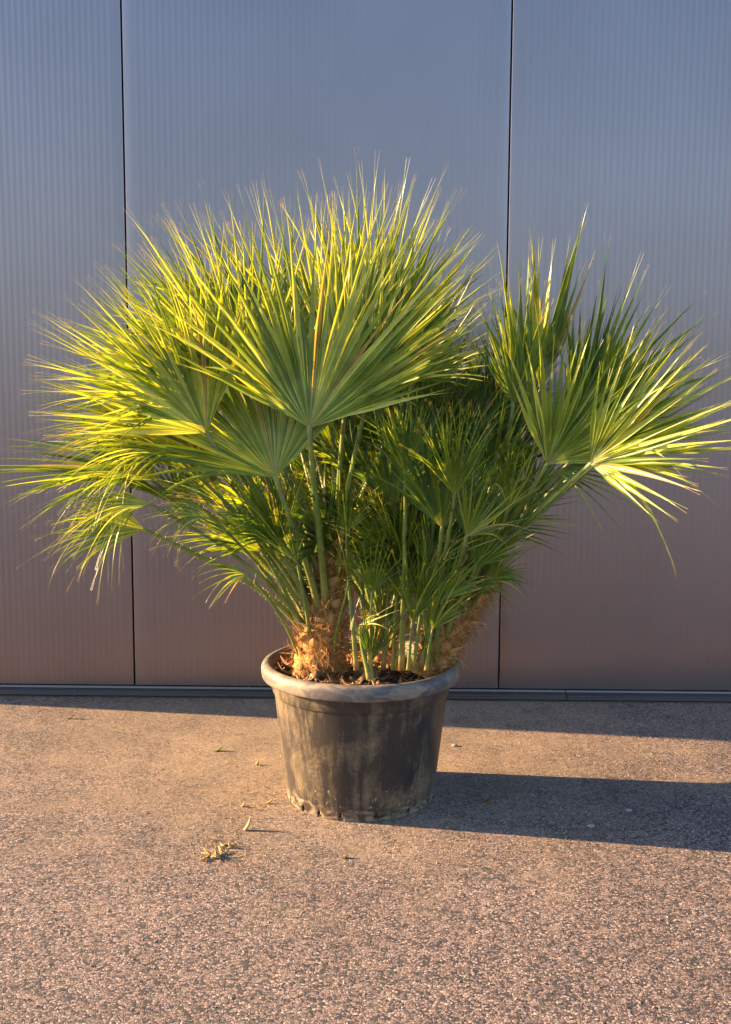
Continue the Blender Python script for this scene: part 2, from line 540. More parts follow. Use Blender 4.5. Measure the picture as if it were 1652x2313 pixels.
pr_ = random.Random(4)
def make_panel(x0, x1):
    gap = 0.0030
    a, b = x0 + gap, x1 - gap
    prof = [(a, 0.045), (a, 0.0022), (a + 0.0006, 0.0007), (a + 0.0022, 0.0)]
    ml, mr = 0.040, 0.028
    per = 0.0237
    nrib = int((b - a - ml - mr) / per)
    x = a + ml
    off = (b - a - ml - mr - nrib * per) / 2
    prof.append((x + off, 0.0))
    for i in range(nrib):
        xx = x + off + i * per
        for k, dpt in ((0.12, 0.00010), (0.24, 0.00042), (0.36, 0.00078), (0.5, 0.00092), (0.64, 0.00078), (0.76, 0.00042), (0.88, 0.00010), (1.0, 0.0)):
            prof.append((xx + per * k, -dpt * 0.75))
    prof += [(b - 0.0022, 0.0), (b - 0.0006, 0.0007), (b, 0.0022), (b, 0.045)]
    mb = MB()
    vs = []
    for (px, py) in prof:
        vs.append((px, py, PZ0)); vs.append((px, py, WALL_H))
    n = len(prof)
    fs = [(2*i, 2*i+2, 2*i+3, 2*i+1) for i in range(n - 1)]
    mb.add(vs, fs)
    mb.add([v for v in vs[0::2]], [tuple(range(n - 1, -1, -1))])
    mb.add([v for v in vs[1::2]], [tuple(range(n))])
    o = mb.build('wall_panel', M_PANEL, wall)
    o.rotation_euler = (math.radians(pr_.uniform(-0.12, 0.12)), 0, 0)
    return o

for i in range(len(SEAMS) - 1):
    make_panel(SEAMS[i], SEAMS[i + 1])
# narrow edge panel that closes the free end of the wall
mb = MB(); mb.box((-2.62, 0.0, PZ0), (-2.4380, 0.045, WALL_H)); mb.build('end_panel', M_PANEL, wall, smooth=False)
mb = MB(); mb.box((-2.615, 0.050, 0.0), (4.81, 2.6, WALL_H + 0.03)); mb.build('wall_core', M_CORE, wall, smooth=False)
def make_sill(x0, x1):
    prof = [(0.048, 0.0), (-0.040, 0.0), (-0.040, 0.003), (-0.034, 0.004), (-0.034, 0.009), (-0.0475, 0.0095), (-0.049, 0.011), (-0.049, 0.0185), (-0.044, 0.0195),
            (-0.044, 0.0235), (-0.036, 0.0275), (-0.012, 0.029), (-0.010, 0.0365), (0.002, 0.0375), (0.048, 0.0375)]
    vs = []
    for (y, z) in prof:
        vs.append((x0, y, z)); vs.append((x1, y, z))
    n = len(prof)
    fs = [(2*i, 2*i+2, 2*i+3, 2*i+1) for i in range(n - 1)]
    fs.append(tuple(2*i for i in range(n))); fs.append(tuple(2*i+1 for i in range(n - 1, -1, -1)))
    mb = MB(); mb.add(vs, fs)
    return mb.build('wall_sill', M_SILL, wall, smooth=False)
make_sill(-2.62, 0.727)
make_sill(0.730, 4.81)

# ------------------------------------------------------------------ pot
pot = empty('plant_pot', POT)
tag(pot, 'large weathered black plastic nursery pot holding the palm', 'plant pot')
pot_z = 0.0
def lathe(prof, nseg, jitter=0.0, seed=0.0, skip=None):
    vs = []; fs = []
    for j, (r, z) in enumerate(prof):
        for k in range(nseg):
            a = 2 * math.pi * k / nseg
            q = noise.noise(Vector((math.cos(a) * 1.3 + seed, math.sin(a) * 1.3, z * 2))) * jitter
            vs.append(((r + q) * math.cos(a), (r + q) * math.sin(a), z + q * 0.3))
    for j in range(len(prof) - 1):
        for k in range(nseg):
            if skip and skip(j, k): continue
            k2 = (k + 1) % nseg
            fs.append((j*nseg + k, j*nseg + k2, (j+1)*nseg + k2, (j+1)*nseg + k))
    return vs, fs

NS = 288
body_prof = [(0.150, 0.012), (0.208, 0.010), (0.2150, 0.0), (0.2185, 0.0), (0.2200, 0.004), (0.2215, 0.011), (0.2225, 0.018), (0.2235, 0.0235),
             (0.2250, 0.032), (0.2310, 0.08), (0.2370, 0.13), (0.2430, 0.18), (0.2490, 0.23), (0.2550, 0.28), (0.2605, 0.325), (0.2615, 0.3300), (0.2645, 0.3310), (0.2655, 0.3330), (0.2680, 0.352), (0.2710, 0.372), (0.2725, 0.385), (0.2735, 0.398)]
notch_centres = [math.radians(a) for a in (-90 - 47, -90 - 31, -90 - 13.5, -90 + 13, -90 + 40, -90 + 66, 20, 46, 72, 98, 124, 150, 176, 202)]
def skipf(j, k):
    if j < 2 or j > 6: return False
    a = (k + 0.5) / NS * 2 * math.pi
    for c in notch_centres:
        d = (a - c + math.pi) % (2 * math.pi) - math.pi
        wid = 0.030 if j < 5 else (0.022 if j == 5 else 0.012)
        if abs(d) < wid: return True
    return False
vs, fs = lathe(body_prof, NS, 0.003, 2.0, skipf)
mb = MB(); mb.add(vs, fs)
body = mb.build('pot_body', M_POT, pot)
so_ = body.modifiers.new('thick', 'SOLIDIFY'); so_.thickness = 0.004; so_.offset = -1
rim_prof = [(0.2750, 0.360), (0.2700, 0.372), (0.2705, 0.392), (0.2715, 0.412), (0.2750, 0.4185), (0.2800, 0.4205), (0.2880, 0.4195), (0.2950, 0.4150), (0.2985, 0.4080), (0.3000, 0.4000),
            (0.2995, 0.3910), (0.2975, 0.3790), (0.2960, 0.3760), (0.2930, 0.3745), (0.2900, 0.3750), (0.2770, 0.3820), (0.2745, 0.3820)]
# inner wall starts slightly inside the body
rim_prof = [(r - (0.012 if i == 0 else 0.006 if i == 1 else 0.0015 if i == 2 else 0), z) for i, (r, z) in enumerate(rim_prof)]
vs, fs = lathe(rim_prof, 192, 0.004, 2.0)
mb = MB(); mb.add(vs, fs)
mb.build('pot_rim', M_RIM, pot)

SOIL_Z = 0.375
def soil_h(x, y):
    return SOIL_Z + 0.016 * noise.noise(Vector((x * 9, y * 9, 3))) + 0.010 * noise.noise(Vector((x * 30, y * 30, 7))) + 0.012 * max(0, 1 - (x * x + y * y) / 0.05) + 0.016 * max(0, 1 - ((x + 0.17) ** 2 + (y + 0.03) ** 2) / 0.012)
vs = [(0, 0, soil_h(0, 0))]; fs = []
NR, NA = 34, 120
for j in range(1, NR + 1):
    r = 0.2640 * j / NR
    for k in range(NA):
        a = 2 * math.pi * k / NA
        vs.append((r * math.cos(a), r * math.sin(a), soil_h(r * math.cos(a), r * math.sin(a))))
for k in range(NA):
    fs.append((0, 1 + k, 1 + (k + 1) % NA))
for j in range(NR - 1):
    for k in range(NA):
        a, b = 1 + j * NA + k, 1 + j * NA + (k + 1) % NA
        fs.append((a, a + NA, b + NA, b))
mb = MB(); mb.add(vs, fs)
soil = mb.build('potting_soil', M_SOIL)
soil.location = POT
tag(soil, 'dark lumpy potting soil filling the pot', 'soil', kind='stuff')

# ------------------------------------------------------------------ palm
palm = empty('fan_palm', POT + Vector((0, 0, SOIL_Z)))
tag(palm, 'bushy green fan palm with fibrous brown trunks growing in the plant pot', 'palm')
PO = palm.location.copy()
def L(p): return p - PO
Z = Vector((0, 0, 1))

def bez(a, b, c, d, t):
    s = 1 - t
    return a * (s*s*s) + b * (3*s*s*t) + c * (3*s*t*t) + d * (t*t*t)

def make_frond(B, H, d, n, Rr, spread, nseg, hue, droop=0.12, cup=0.12, fuse=0.38, twist=0.5, wild=0.05, pr=0.008, arch=0.25, asym=0.0, thorns=True, ragged=0.12, wseg=0.012):
    rnd = random.Random(int(abs(H.x * 1e4) + abs(H.z * 1e4) * 7))
    d = d.normalized()
    n = (n - d * n.dot(d)).normalized()
    s = d.cross(n).normalized()
    mb = MB()
    sp = math.radians(spread * (0.72 if spread > 95 else 0.8))
    cup += 0.12
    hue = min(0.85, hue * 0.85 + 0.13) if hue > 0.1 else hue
    dphi = sp / nseg
    NRG = 11
    for i in range(nseg):
        phi = -sp / 2 + (i + 0.5) * dphi
        q = abs(phi) / (sp / 2)
        e = d * math.cos(phi + asym) + s * math.sin(phi + asym)
        lat = -d * math.sin(phi + asym) + s * math.cos(phi + asym)
        cu = cup * (0.4 + 0.6 * q)
        e = (e + n * cu).normalized()
        ln = Rr * (1 - 0.26 * q ** 2.2) * rnd.uniform(1 - ragged * 1.4, 1.0 + ragged * 0.25) * (1.14 if rnd.random() < 0.06 else 1.0)
        tw = rnd.gauss(0, twist)
        bend = rnd.gauss(0, wild)
        bend2 = rnd.gauss(0, wild)
        dr = droop * rnd.uniform(0.5, 1.6) * (0.6 + 0.8 * q)
        if rnd.random() < 0.05: dr += rnd.uniform(0.2, 0.6)      # a snapped, hanging segment
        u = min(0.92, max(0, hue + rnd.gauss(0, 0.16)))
        if rnd.random() < 0.022: u = rnd.uniform(0.95, 1.0)
        fz = fuse * rnd.uniform(0.85, 1.15)
        rf = fz * Rr
        wf = 2 * rf * math.tan(dphi / 2)
        wmax = max(wf, wseg * Rr / 0.5) * rnd.uniform(0.95, 1.15)
        nm = e.cross(lat).normalized()
        if nm.dot(n) < 0: nm = -nm
        spl = rnd.uniform(0.78, 0.9)
        fold_k = 1.0 if fuse > 0.3 else rnd.uniform(0.7, 1.2)
        rings = []
        vs = []; uvs = []; fs = []
        pos_prev = None
        ts = [0.012] + [((k + 1) / NRG) for k in range(NRG)]
        idx = []
        for k, tt in enumerate(ts):
            r = tt * ln
            over = max(0.0, (r - rf * 0.8) / (ln - rf * 0.8))
            c = H + e * r + lat * (bend * ln * over ** 1.6) + nm * (bend2 * ln * over ** 1.6)
            c = c - Z * (dr * ln * over ** 1.9) - e * (dr * dr * 0.45 * ln * over ** 2)
            if r < rf:
                wdt = 2 * r * math.tan(dphi / 2) * 0.97
            else:
                wdt = (wf * 0.97 + (wmax - wf * 0.97) * min(1.0, over * 4.0)) * min(1.0, (1 - over) ** 1.15 * 1.22)
                wdt = min(wdt, wmax)
            a = tw * over
            la = lat * math.cos(a) + nm * math.sin(a)
            na = nm * math.cos(a) - lat * math.sin(a)
            fold = (0.52 + 0.12 * min(1.0, over * 3)) * wdt * fold_k
            Lp = c - la * (wdt / 2) + na * fold * 0.5
            Rp = c + la * (wdt / 2) + na * fold * 0.5
            Mp = c - na * fold * 0.5
            base = len(vs)
            if tt <= spl:
                vs += [L(Lp), L(Mp), L(Rp)]; idx.append((base, base + 1, base + 1, base + 2)); uvs += [(u, tt)] * 3
            else:
                g_ = (tt - spl) * 0.035 * ln * 2.0
                hw = max(wdt * 0.42, 0.0004)
                Lc = c - la * g_; Rc = c + la * g_
                vs += [L(Lc - la * hw), L(Lc), L(Rc), L(Rc + la * hw)]
                idx.append((base, base + 1, base + 2, base + 3)); uvs += [(u, tt)] * 4
        for k in range(len(idx) - 1):
            a_, b_ = idx[k], idx[k + 1]
            fs.append((a_[0], a_[1], b_[1], b_[0]))
            fs.append((a_[2], a_[3], b_[3], b_[2]))
        mb.add(vs, fs, uvs)
    blade = mb.build('frond', M_LEAF, palm)
    # stalk
    pm = MB()
    if B is not None:
        D = H - B
        ll = D.length
        p1 = B + (D.normalized() * 0.6 + Z * arch * 1.6).normalized() * ll * 0.35
        p2 = H - (D.normalized() + d * 0.35 + Z * 0.05).normalized() * ll * 0.3
        npt = 16
        pts = [bez(B, p1, p2, H, k / (npt - 1)) for k in range(npt)]
        pts.append(H + d * 0.012)
        rads = [pr * (1.9 - 1.1 * (k / (npt - 1)) ** 0.5) for k in range(npt)] + [pr * 0.3]
        nn = n if abs(D.normalized().dot(n)) < 0.9 else s
        pm.tube([L(p) for p in pts], rads, 7, 0.55, nn, u_rand=hue)
        if thorns:
            tang = None
            for k in range(int(ll / 0.016)):
                t_ = rnd.uniform(0.06, 0.97)
                p = bez(B, p1, p2, H, t_); q2 = bez(B, p1, p2, H, min(1, t_ + 0.02))
                tg = (q2 - p).normalized()
                sd = tg.cross(nn).normalized() * (1 if k % 2 else -1)
                rr = pr * (1.9 - 1.1 * t_ ** 0.5)
                a0 = p + sd * rr * 0.8
                tip = p + sd * (rr + rnd.uniform(0.005, 0.010)) + tg * 0.006
                b0 = L(a0 - tg * 0.0018); b1 = L(a0 + tg * 0.0018); b2 = L(a0 + nn * 0.0012)
                pm.add([b0, b1, b2, L(tip)], [(0, 1, 3), (1, 2, 3), (2, 0, 3), (0, 2, 1)], [(hue, 0.1)] * 4)
        pm.build('petiole', M_PET, blade)
    return blade

# trunk centre lines (world)
TL = [P(700, 1505, 3.20), P(712, 1440, 3.20), P(722, 1370, 3.20), P(735, 1290, 3.22), P(748, 1200, 3.24), P(752, 1150, 3.25)]
TR = [P(955, 1500, 3.22), P(975, 1440, 3.22), P(1005, 1385, 3.22), P(1045, 1325, 3.22), P(1085, 1270, 3.22)]
TM = [P(850, 1500, 3.36), P(850, 1440, 3.37), P(852, 1380, 3.38), P(855, 1310, 3.40)]
RL = [0.068, 0.062, 0.052, 0.040, 0.028, 0.016]
RRt = [0.055, 0.052, 0.050, 0.046, 0.030]
RM = [0.060, 0.055, 0.050, 0.03]

def on_path(path, t):
    x = t * (len(path) - 1); i = min(int(x), len(path) - 2); f = x - i
    return path[i].lerp(path[i + 1], f)

def make_trunk(path, rads, seed):
    pts = []; rr = []
    M_ = 40
    for k in range(M_):
        t = k / (M_ - 1)
        pts.append(on_path(path, t))
        x = t * (len(rads) - 1); i = min(int(x), len(rads) - 2)
        rr.append(rads[i] + (rads[i + 1] - rads[i]) * (x - i))
    n = 36
    vs = []; fs = []
    for k in range(M_):
        t = (pts[min(k + 1, M_ - 1)] - pts[max(k - 1, 0)]).normalized()
        a = Vector((1, 0, 0)); a = (a - t * a.dot(t)).normalized(); b = t.cross(a)
        for j in range(n):
            an = 2 * math.pi * j / n
            # spiral of overlapping leaf bases
            ph = (an / (2 * math.pi) * 5 + k * 0.28) % 1.0
            q = rr[k] * (1 + 0.16 * (ph - 0.5) + 0.22 * noise.noise(Vector((math.cos(an) * 2.5 + seed, math.sin(an) * 2.5, k * 0.22))) + 0.1 * noise.noise(Vector((math.cos(an) * 9 + seed, math.sin(an) * 9, k * 0.9))))
            vs.append(L(pts[k] + a * math.cos(an) * q + b * math.sin(an) * q))
    for k in range(M_ - 1):
        for j in range(n):
            j2 = (j + 1) % n
            fs.append((k*n + j, k*n + j2, (k+1)*n + j2, (k+1)*n + j))
    fs.append(tuple((M_-1)*n + j for j in range(n)))
    mb = MB(); mb.add(vs, fs)
    return mb.build('trunk', M_TRUNK, palm)

def make_fibres(path, rads, count, seed, trunk):
    rnd = random.Random(seed)
    mb = MB()
    for i in range(count):
        t = rnd.random() ** 0.85 * 0.97
        c = on_path(path, t)
        x = t * (len(rads) - 1); j = min(int(x), len(rads) - 2)
        r = rads[j] + (rads[j + 1] - rads[j]) * (x - j)
        ax = (on_path(path, min(1, t + 0.05)) - on_path(path, max(0, t - 0.05))).normalized()
        o1 = ax.orthogonal().normalized(); o2 = ax.cross(o1)
        an = rnd.uniform(0, 2 * math.pi)
        rad = o1 * math.cos(an) + o2 * math.sin(an)
        tan = ax.cross(rad)
        p = c + rad * r * rnd.uniform(0.9, 1.12)
        dirv = (rad * rnd.uniform(0.1, 0.9) + tan * rnd.gauss(0, 0.9) + ax * rnd.gauss(0.15, 0.6)).normalized()
        step = rnd.uniform(0.006, 0.015)
        curl = Vector((rnd.gauss(0, 1), rnd.gauss(0, 1), rnd.gauss(-0.2, 1))) * 0.35
        pts = [p]
        for k in range(5):
            dirv = (dirv + curl * 0.5 + rad * -0.10).normalized()
            p = p + dirv * step
            pts.append(p)
        w_ = rnd.choice([0.0005, 0.0006, 0.0009])
        mb.tube([L(q) for q in pts], [w_, w_, w_, w_ * 0.9, w_ * 0.7, w_ * 0.3], 3, u_rand=rnd.random(), cap=False)
    return tag(mb.build('fibre', M_FIBRE, trunk), kind='stuff')

def husk(mb, p, ax, out, ln, wd, curl, rnd):
    """boat-shaped dry leaf base"""
    side = ax.cross(out).normalized()
    n = 6; vs = []; fs = []; uvs = []
    u = rnd.random()
    th = 0.0025
    for lay in (0, 1):
        for k in range(n + 1):
            t = k / n
            w_ = wd * (1 - t ** 2.2) * (0.75 + 0.5 * math.sin(t * 2.6)) + 0.0012
            c = p + ax * (ln * t) + out * (curl * ln * t * t - lay * th)
            for q in (-1, -0.5, 0, 0.5, 1):
                vs.append(L(c + side * (q * w_) - out * (abs(q) ** 2 * w_ * 0.55)))
                uvs.append((u, t))
    for lay in (0, 1):
        b0 = lay * (n + 1) * 5
        for k in range(n):
            for q in range(4):
                a = b0 + k * 5 + q
                f = (a, a + 1, a + 6, a + 5)
                fs.append(f if lay == 0 else f[::-1])
    for k in range(n):
        for q in (0, 4):
            a = k * 5 + q; b = (n + 1) * 5 + a
            f = (a, a + 5, b + 5, b)
            fs.append(f if q == 0 else f[::-1])
    mb.add(vs, fs, uvs)

def make_stubs(path, rads, count, seed, trunk, tmin=0.0, tmax=0.8):
    rnd = random.Random(seed)
    for i in range(count):
        t = tmin + (tmax - tmin) * (i + rnd.random()) / count
        c = on_path(path, t)
        x = t * (len(rads) - 1); j = min(int(x), len(rads) - 2)
        r = rads[j] + (rads[j + 1] - rads[j]) * (x - j)
        ax = (on_path(path, min(1, t + 0.05)) - on_path(path, max(0, t - 0.05))).normalized()
        an = i * 2.399 + rnd.uniform(-0.3, 0.3)
        o1 = Vector((1, 0, 0)); o1 = (o1 - ax * o1.dot(ax)).normalized(); o2 = ax.cross(o1)
        rad = o1 * math.cos(an) + o2 * math.sin(an)
        mb = MB()
        axd = (ax + rad * rnd.uniform(0.15, 0.7)).normalized()
        outd = (rad - axd * rad.dot(axd)).normalized()
        husk(mb, c + rad * r * 0.88, axd, outd, rnd.uniform(0.03, 0.065), rnd.uniform(0.012, 0.024), rnd.uniform(0.0, 0.5), rnd)
        mb.build('leaf_stub', M_HUSK, trunk)

tl = make_trunk(TL, RL, 1.0)
tr = make_trunk(TR, RRt, 5.0)
tm = make_trunk(TM, RM, 9.0)
make_fibres(TL, RL, 2600, 11, tl)
make_fibres(TR, RRt, 1500, 12, tr)
make_fibres(TM, RM, 500, 13, tm)
make_stubs(TL, RL, 34, 21, tl)
make_stubs(TR, RRt, 20, 22, tr)
make_stubs(TM, RM, 10, 23, tm)

CAMD = Vector((0, -1, 0.25))
# (hub, hub depth, tip, tip depth, spread, normal, hue, trunk key & height, extras)
# every hub and tip is a point in the plant's own space, at its own depth
FR = [
 # --- front fans, left crown
 dict(h=(688, 950, 2.96), t=(735, 455, 3.06), sp=190, n=(0.1, -1, 0.25), hue=0.72, b=('L', 0.42, (4, -30)), pr=0.0085, droop=0.05, cup=0.10, fuse=0.20, twist=0.75, ragged=0.2, wseg=0.0135),
 dict(h=(612, 1060, 3.02), t=(470, 650, 3.20), sp=190, n=(-0.1, -1, 0.35), hue=0.55, b=('L', 0.40, (-12, -25)), pr=0.008, droop=0.06, cup=0.1, fuse=0.26, twist=0.6),
 dict(h=(460, 962, 3.02), t=(225, 625, 3.05), sp=165, n=(-0.2, -1, 0.5), hue=0.75, b=('L', 0.36, (-30, -10)), pr=0.008, droop=0.06, cup=0.2, twist=0.5),
 dict(h=(470, 900, 3.12), t=(300, 560, 3.2), sp=130, n=(0.3, -1, 0.2), hue=0.7, b=('L', 0.6, (-20, 0)), droop=0.08, cup=0.25),
 dict(h=(560, 880, 3.15), t=(470, 490, 3.2), sp=140, n=(0.2, -1, 0.1), hue=0.78, b=('L', 0.6, (-10, 5)), droop=0.04, cup=0.2),
 dict(h=(770, 880, 3.12), t=(900, 470, 3.2), sp=150, n=(-0.3, -1, 0.2), hue=0.72, b=('L', 0.6, (10, 0)), droop=0.05, cup=0.2),
 dict(h=(820, 880, 3.05), t=(1040, 600, 3.1), sp=130, n=(-0.2, -0.8, 0.6), hue=0.6, b=('L', 0.5, (20, -10)), droop=0.08, cup=0.2),
 dict(h=(730, 820, 3.3), t=(700, 440, 3.35), sp=130, n=(0, -1, 0.1), hue=0.75, b=('L', 0.8, (0, 5)), droop=0.03, cup=0.2),
 # --- back fans, tall
 dict(h=(850, 780, 3.5), t=(880, 385, 3.55), sp=100, n=(0.2, -1, 0.0), hue=0.65, b=('L', 0.85, (10, 10)), droop=0.02, cup=0.15),
 dict(h=(800, 780, 3.42), t=(770, 375, 3.45), sp=100, n=(0.1, -1, 0.0), hue=0.78, b=('L', 0.85, (0, 15)), droop=0.03, cup=0.15),
 dict(h=(890, 790, 3.38), t=(1030, 500, 3.4), sp=110, n=(-0.3, -1, 0.3), hue=0.6, b=('L', 0.8, (15, 10)), droop=0.06),
 dict(h=(920, 850, 3.25), t=(1075, 640, 3.2), sp=140, n=(-0.2, -1, 0.6), hue=0.55, b=('L', 0.7, (20, 0)), droop=0.1),
 dict(h=(640, 790, 3.45), t=(530, 450, 3.5), sp=90, n=(0.1, -1, 0.2), hue=0.7, b=('L', 0.85, (-10, 10)), droop=0.03),
 dict(h=(580, 760, 3.40), t=(360, 480, 3.45), sp=90, n=(0.4, -1, 0.5), hue=0.45, b=('L', 0.75, (-15, 10)), droop=0.1),
 dict(h=(480, 780, 3.35), t=(260, 560, 3.4), sp=120, n=(0.3, -1, 0.6), hue=0.5, b=('L', 0.7, (-20, 5)), droop=0.12),
 dict(h=(420, 840, 3.25), t=(180, 640, 3.3), sp=130, n=(0.2, -1, 0.6), hue=0.6, b=('L', 0.6, (-25, 0)), droop=0.12),
 # --- left side, spreading and drooping
 dict(h=(430, 900, 3.12), t=(130, 720, 3.0), sp=150, n=(0.1, -0.9, 0.8), hue=0.66, b=('L', 0.5, (-35, -5)), droop=0.16),
 dict(h=(400, 960, 3.28), t=(95, 880, 3.3), sp=150, n=(0.0, -0.7, 1), hue=0.55, b=('L', 0.45, (-35, 10)), droop=0.22),
 dict(h=(440, 1000, 3.15), t=(130, 960, 3.05), sp=130, n=(0.0, -0.5, 1), hue=0.62, b=('L', 0.4, (-35, 0)), droop=0.28, wild=0.08),
 dict(h=(350, 1060, 3.10), t=(80, 1055, 3.0), sp=110, n=(0.1, -0.35, 1), hue=0.7, b=('L', 0.36, (-40, -5)), droop=0.45, wild=0.07, fuse=0.3),
 dict(h=(322, 1176, 3.02), t=(85, 1165, 2.98), sp=120, n=(0.1, -0.8, 0.7), hue=0.55, b=('L', 0.28, (-45, -5)), droop=0.22, fuse=0.42),
 dict(h=(500, 1120, 3.12), t=(340, 1010, 3.1), sp=90, n=(0.1, -0.9, 0.6), hue=0.5, b=('L', 0.34, (-38, -5)), droop=0.1),
 dict(h=(580, 1222, 3.12), t=(365, 1120, 3.05), sp=100, n=(0.0, -0.9, 0.7), hue=0.5, b=('L', 0.22, (-45, 0)), droop=0.10, pr=0.006),
 dict(h=(548, 1275, 3.06), t=(430, 1290, 3.02), sp=130, n=(0.0, -0.9, 0.7), hue=0.72, b=('L', 0.12, (-50, -10)), droop=0.25, pr=0.005, nseg=9),
 dict(h=(610, 1180, 3.2), t=(480, 1080, 3.25), sp=90, n=(0, -1, 0.4), hue=0.45, b=('L', 0.25, (-35, 5)), droop=0.1, pr=0.006),
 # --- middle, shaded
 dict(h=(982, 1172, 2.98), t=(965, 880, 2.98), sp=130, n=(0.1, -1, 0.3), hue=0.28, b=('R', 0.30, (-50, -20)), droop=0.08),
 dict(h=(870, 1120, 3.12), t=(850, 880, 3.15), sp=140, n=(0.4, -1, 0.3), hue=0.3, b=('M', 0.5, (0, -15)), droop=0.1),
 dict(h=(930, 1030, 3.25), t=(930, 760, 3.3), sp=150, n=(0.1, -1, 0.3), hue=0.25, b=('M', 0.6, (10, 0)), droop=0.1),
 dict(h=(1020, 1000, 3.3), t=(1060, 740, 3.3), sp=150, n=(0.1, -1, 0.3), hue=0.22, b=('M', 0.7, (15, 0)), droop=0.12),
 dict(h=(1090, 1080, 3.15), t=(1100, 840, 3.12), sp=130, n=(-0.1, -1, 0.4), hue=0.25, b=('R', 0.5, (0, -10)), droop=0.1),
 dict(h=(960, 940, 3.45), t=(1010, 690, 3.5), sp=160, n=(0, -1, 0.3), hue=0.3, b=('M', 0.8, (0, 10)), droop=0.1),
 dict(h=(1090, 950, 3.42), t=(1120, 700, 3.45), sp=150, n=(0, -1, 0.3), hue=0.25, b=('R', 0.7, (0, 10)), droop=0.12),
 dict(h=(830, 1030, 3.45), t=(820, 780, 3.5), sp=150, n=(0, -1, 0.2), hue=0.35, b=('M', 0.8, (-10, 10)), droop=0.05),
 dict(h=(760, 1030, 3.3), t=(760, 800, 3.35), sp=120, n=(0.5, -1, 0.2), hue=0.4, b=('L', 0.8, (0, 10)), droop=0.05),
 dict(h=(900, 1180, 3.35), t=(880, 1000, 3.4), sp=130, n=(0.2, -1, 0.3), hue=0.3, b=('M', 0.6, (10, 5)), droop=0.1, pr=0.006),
 # --- right crown
 dict(h=(1037, 1191, 2.96), t=(1125, 1010, 2.93), sp=150, n=(0.1, -1, 0.4), hue=0.45, b=('R', 0.45, (-10, -25)), droop=0.06, pr=0.006, nseg=20),
 dict(h=(1310, 1030, 2.80), t=(1615, 880, 2.62), sp=165, n=(-0.1, -1, 0.5), hue=0.72, b=('R', 0.75, (10, -20)), droop=0.05, cup=0.15, nseg=20, fuse=0.13, wseg=0.020),
 dict(h=(1215, 1032, 2.92), t=(1400, 730, 2.88), sp=150, n=(-0.1, -1, 0.3), hue=0.62, b=('R', 0.85, (0, 0)), droop=0.08, nseg=22, fuse=0.14, wseg=0.020),
 dict(h=(1235, 1045, 2.95), t=(1470, 1120, 2.85), sp=110, n=(0.0, -0.8, 0.8), hue=0.3, b=('R', 0.8, (10, 5)), droop=0.16, nseg=9, fuse=0.15, ragged=0.3),
 dict(h=(1200, 868, 3.38), t=(1192, 478, 3.4), sp=62, n=(0.5, -1, 0.1), hue=0.72, b=('R', 0.9, (0, 15)), droop=0.02, cup=0.1, nseg=16, fuse=0.2, wseg=0.020),
 dict(h=(1165, 900, 3.3), t=(1105, 575, 3.3), sp=60, n=(0.5, -1, 0.1), hue=0.65, b=('R', 0.9, (-5, 10)), droop=0.02, nseg=13, fuse=0.2, wseg=0.020),
 dict(h=(1275, 960, 3.38), t=(1475, 625, 3.40), sp=95, n=(0.1, -1, 0.2), hue=0.55, b=('R', 0.92, (10, 15)), droop=0.05, nseg=24, fuse=0.2, wseg=0.018),
 dict(h=(1290, 930, 3.35), t=(1330, 680, 3.4), sp=100, n=(0.3, -1, 0.1), hue=0.30, b=('R', 0.92, (0, 15)), droop=0.04, nseg=20),
 dict(h=(1340, 1010, 3.4), t=(1540, 800, 3.45), sp=110, n=(0.1, -1, 0.5), hue=0.3, b=('R', 0.92, (15, 10)), droop=0.08, nseg=20),
 dict(h=(1170, 1130, 3.12), t=(1190, 930, 3.1), sp=130, n=(0.1, -1, 0.3), hue=0.28, b=('R', 0.7, (0, -5)), droop=0.1, nseg=24),
 dict(h=(1100, 1200, 3.2), t=(1200, 1100, 3.15), sp=120, n=(0.1, -0.9, 0.6), hue=0.3, b=('R', 0.6, (10, -5)), droop=0.12, pr=0.006, nseg=20),
 dict(h=(1090, 1290, 3.1), t=(1190, 1200, 3.05), sp=120, n=(0.1, -0.9, 0.7), hue=0.4, b=('R', 0.55, (25, -15)), droop=0.2, pr=0.006, nseg=16),
 dict(h=(1110, 1270, 3.3), t=(1200, 1290, 3.3), sp=130, n=(0.1, -0.5, 1), hue=0.25, b=('R', 0.7, (25, 5)), droop=0.45, pr=0.005, nseg=15),
 dict(h=(1000, 1290, 3.05), t=(1080, 1250, 2.98), sp=110, n=(0.1, -0.9, 0.7), hue=0.5, b=('R', 0.3, (-20, -25)), droop=0.25, pr=0.005, nseg=9),
 dict(h=(905, 1310, 3.1), t=(930, 1190, 3.08), sp=90, n=(0, -1, 0.4), hue=0.4, b=('M', 0.2, (20, -20)), droop=0.15, pr=0.005, nseg=12),
 dict(h=(1055, 1262, 3.05), t=(1150, 1080, 3.0), sp=110, n=(0.1, -1, 0.4), hue=0.45, b=('R', 0.35, (0, -40)), droop=0.08, pr=0.006),
 dict(h=(985, 1330, 3.02), t=(1090, 1190, 2.98), sp=100, n=(0.1, -1, 0.4), hue=0.4, b=('R', 0.15, (0, -45)), droop=0.1, pr=0.005, nseg=14),
 dict(h=(940, 1340, 3.02), t=(960, 1180, 3.0), sp=90, n=(0.1, -1, 0.2), hue=0.35, b=('R', 0.08, (-10, -45)), droop=0.05, pr=0.005, nseg=14),
 dict(h=(1060, 1290, 3.12), t=(1160, 1330, 3.05), sp=120, n=(0.1, -0.6, 0.9), hue=0.35, b=('R', 0.5, (20, -35)), droop=0.3, pr=0.005, nseg=10),
 dict(h=(1262, 960, 3.18), t=(1305, 730, 3.2), sp=70, n=(0.4, -1, 0.1), hue=0.6, b=('R', 0.9, (5, 0)), droop=0.03, nseg=17, fuse=0.2, wseg=0.018),
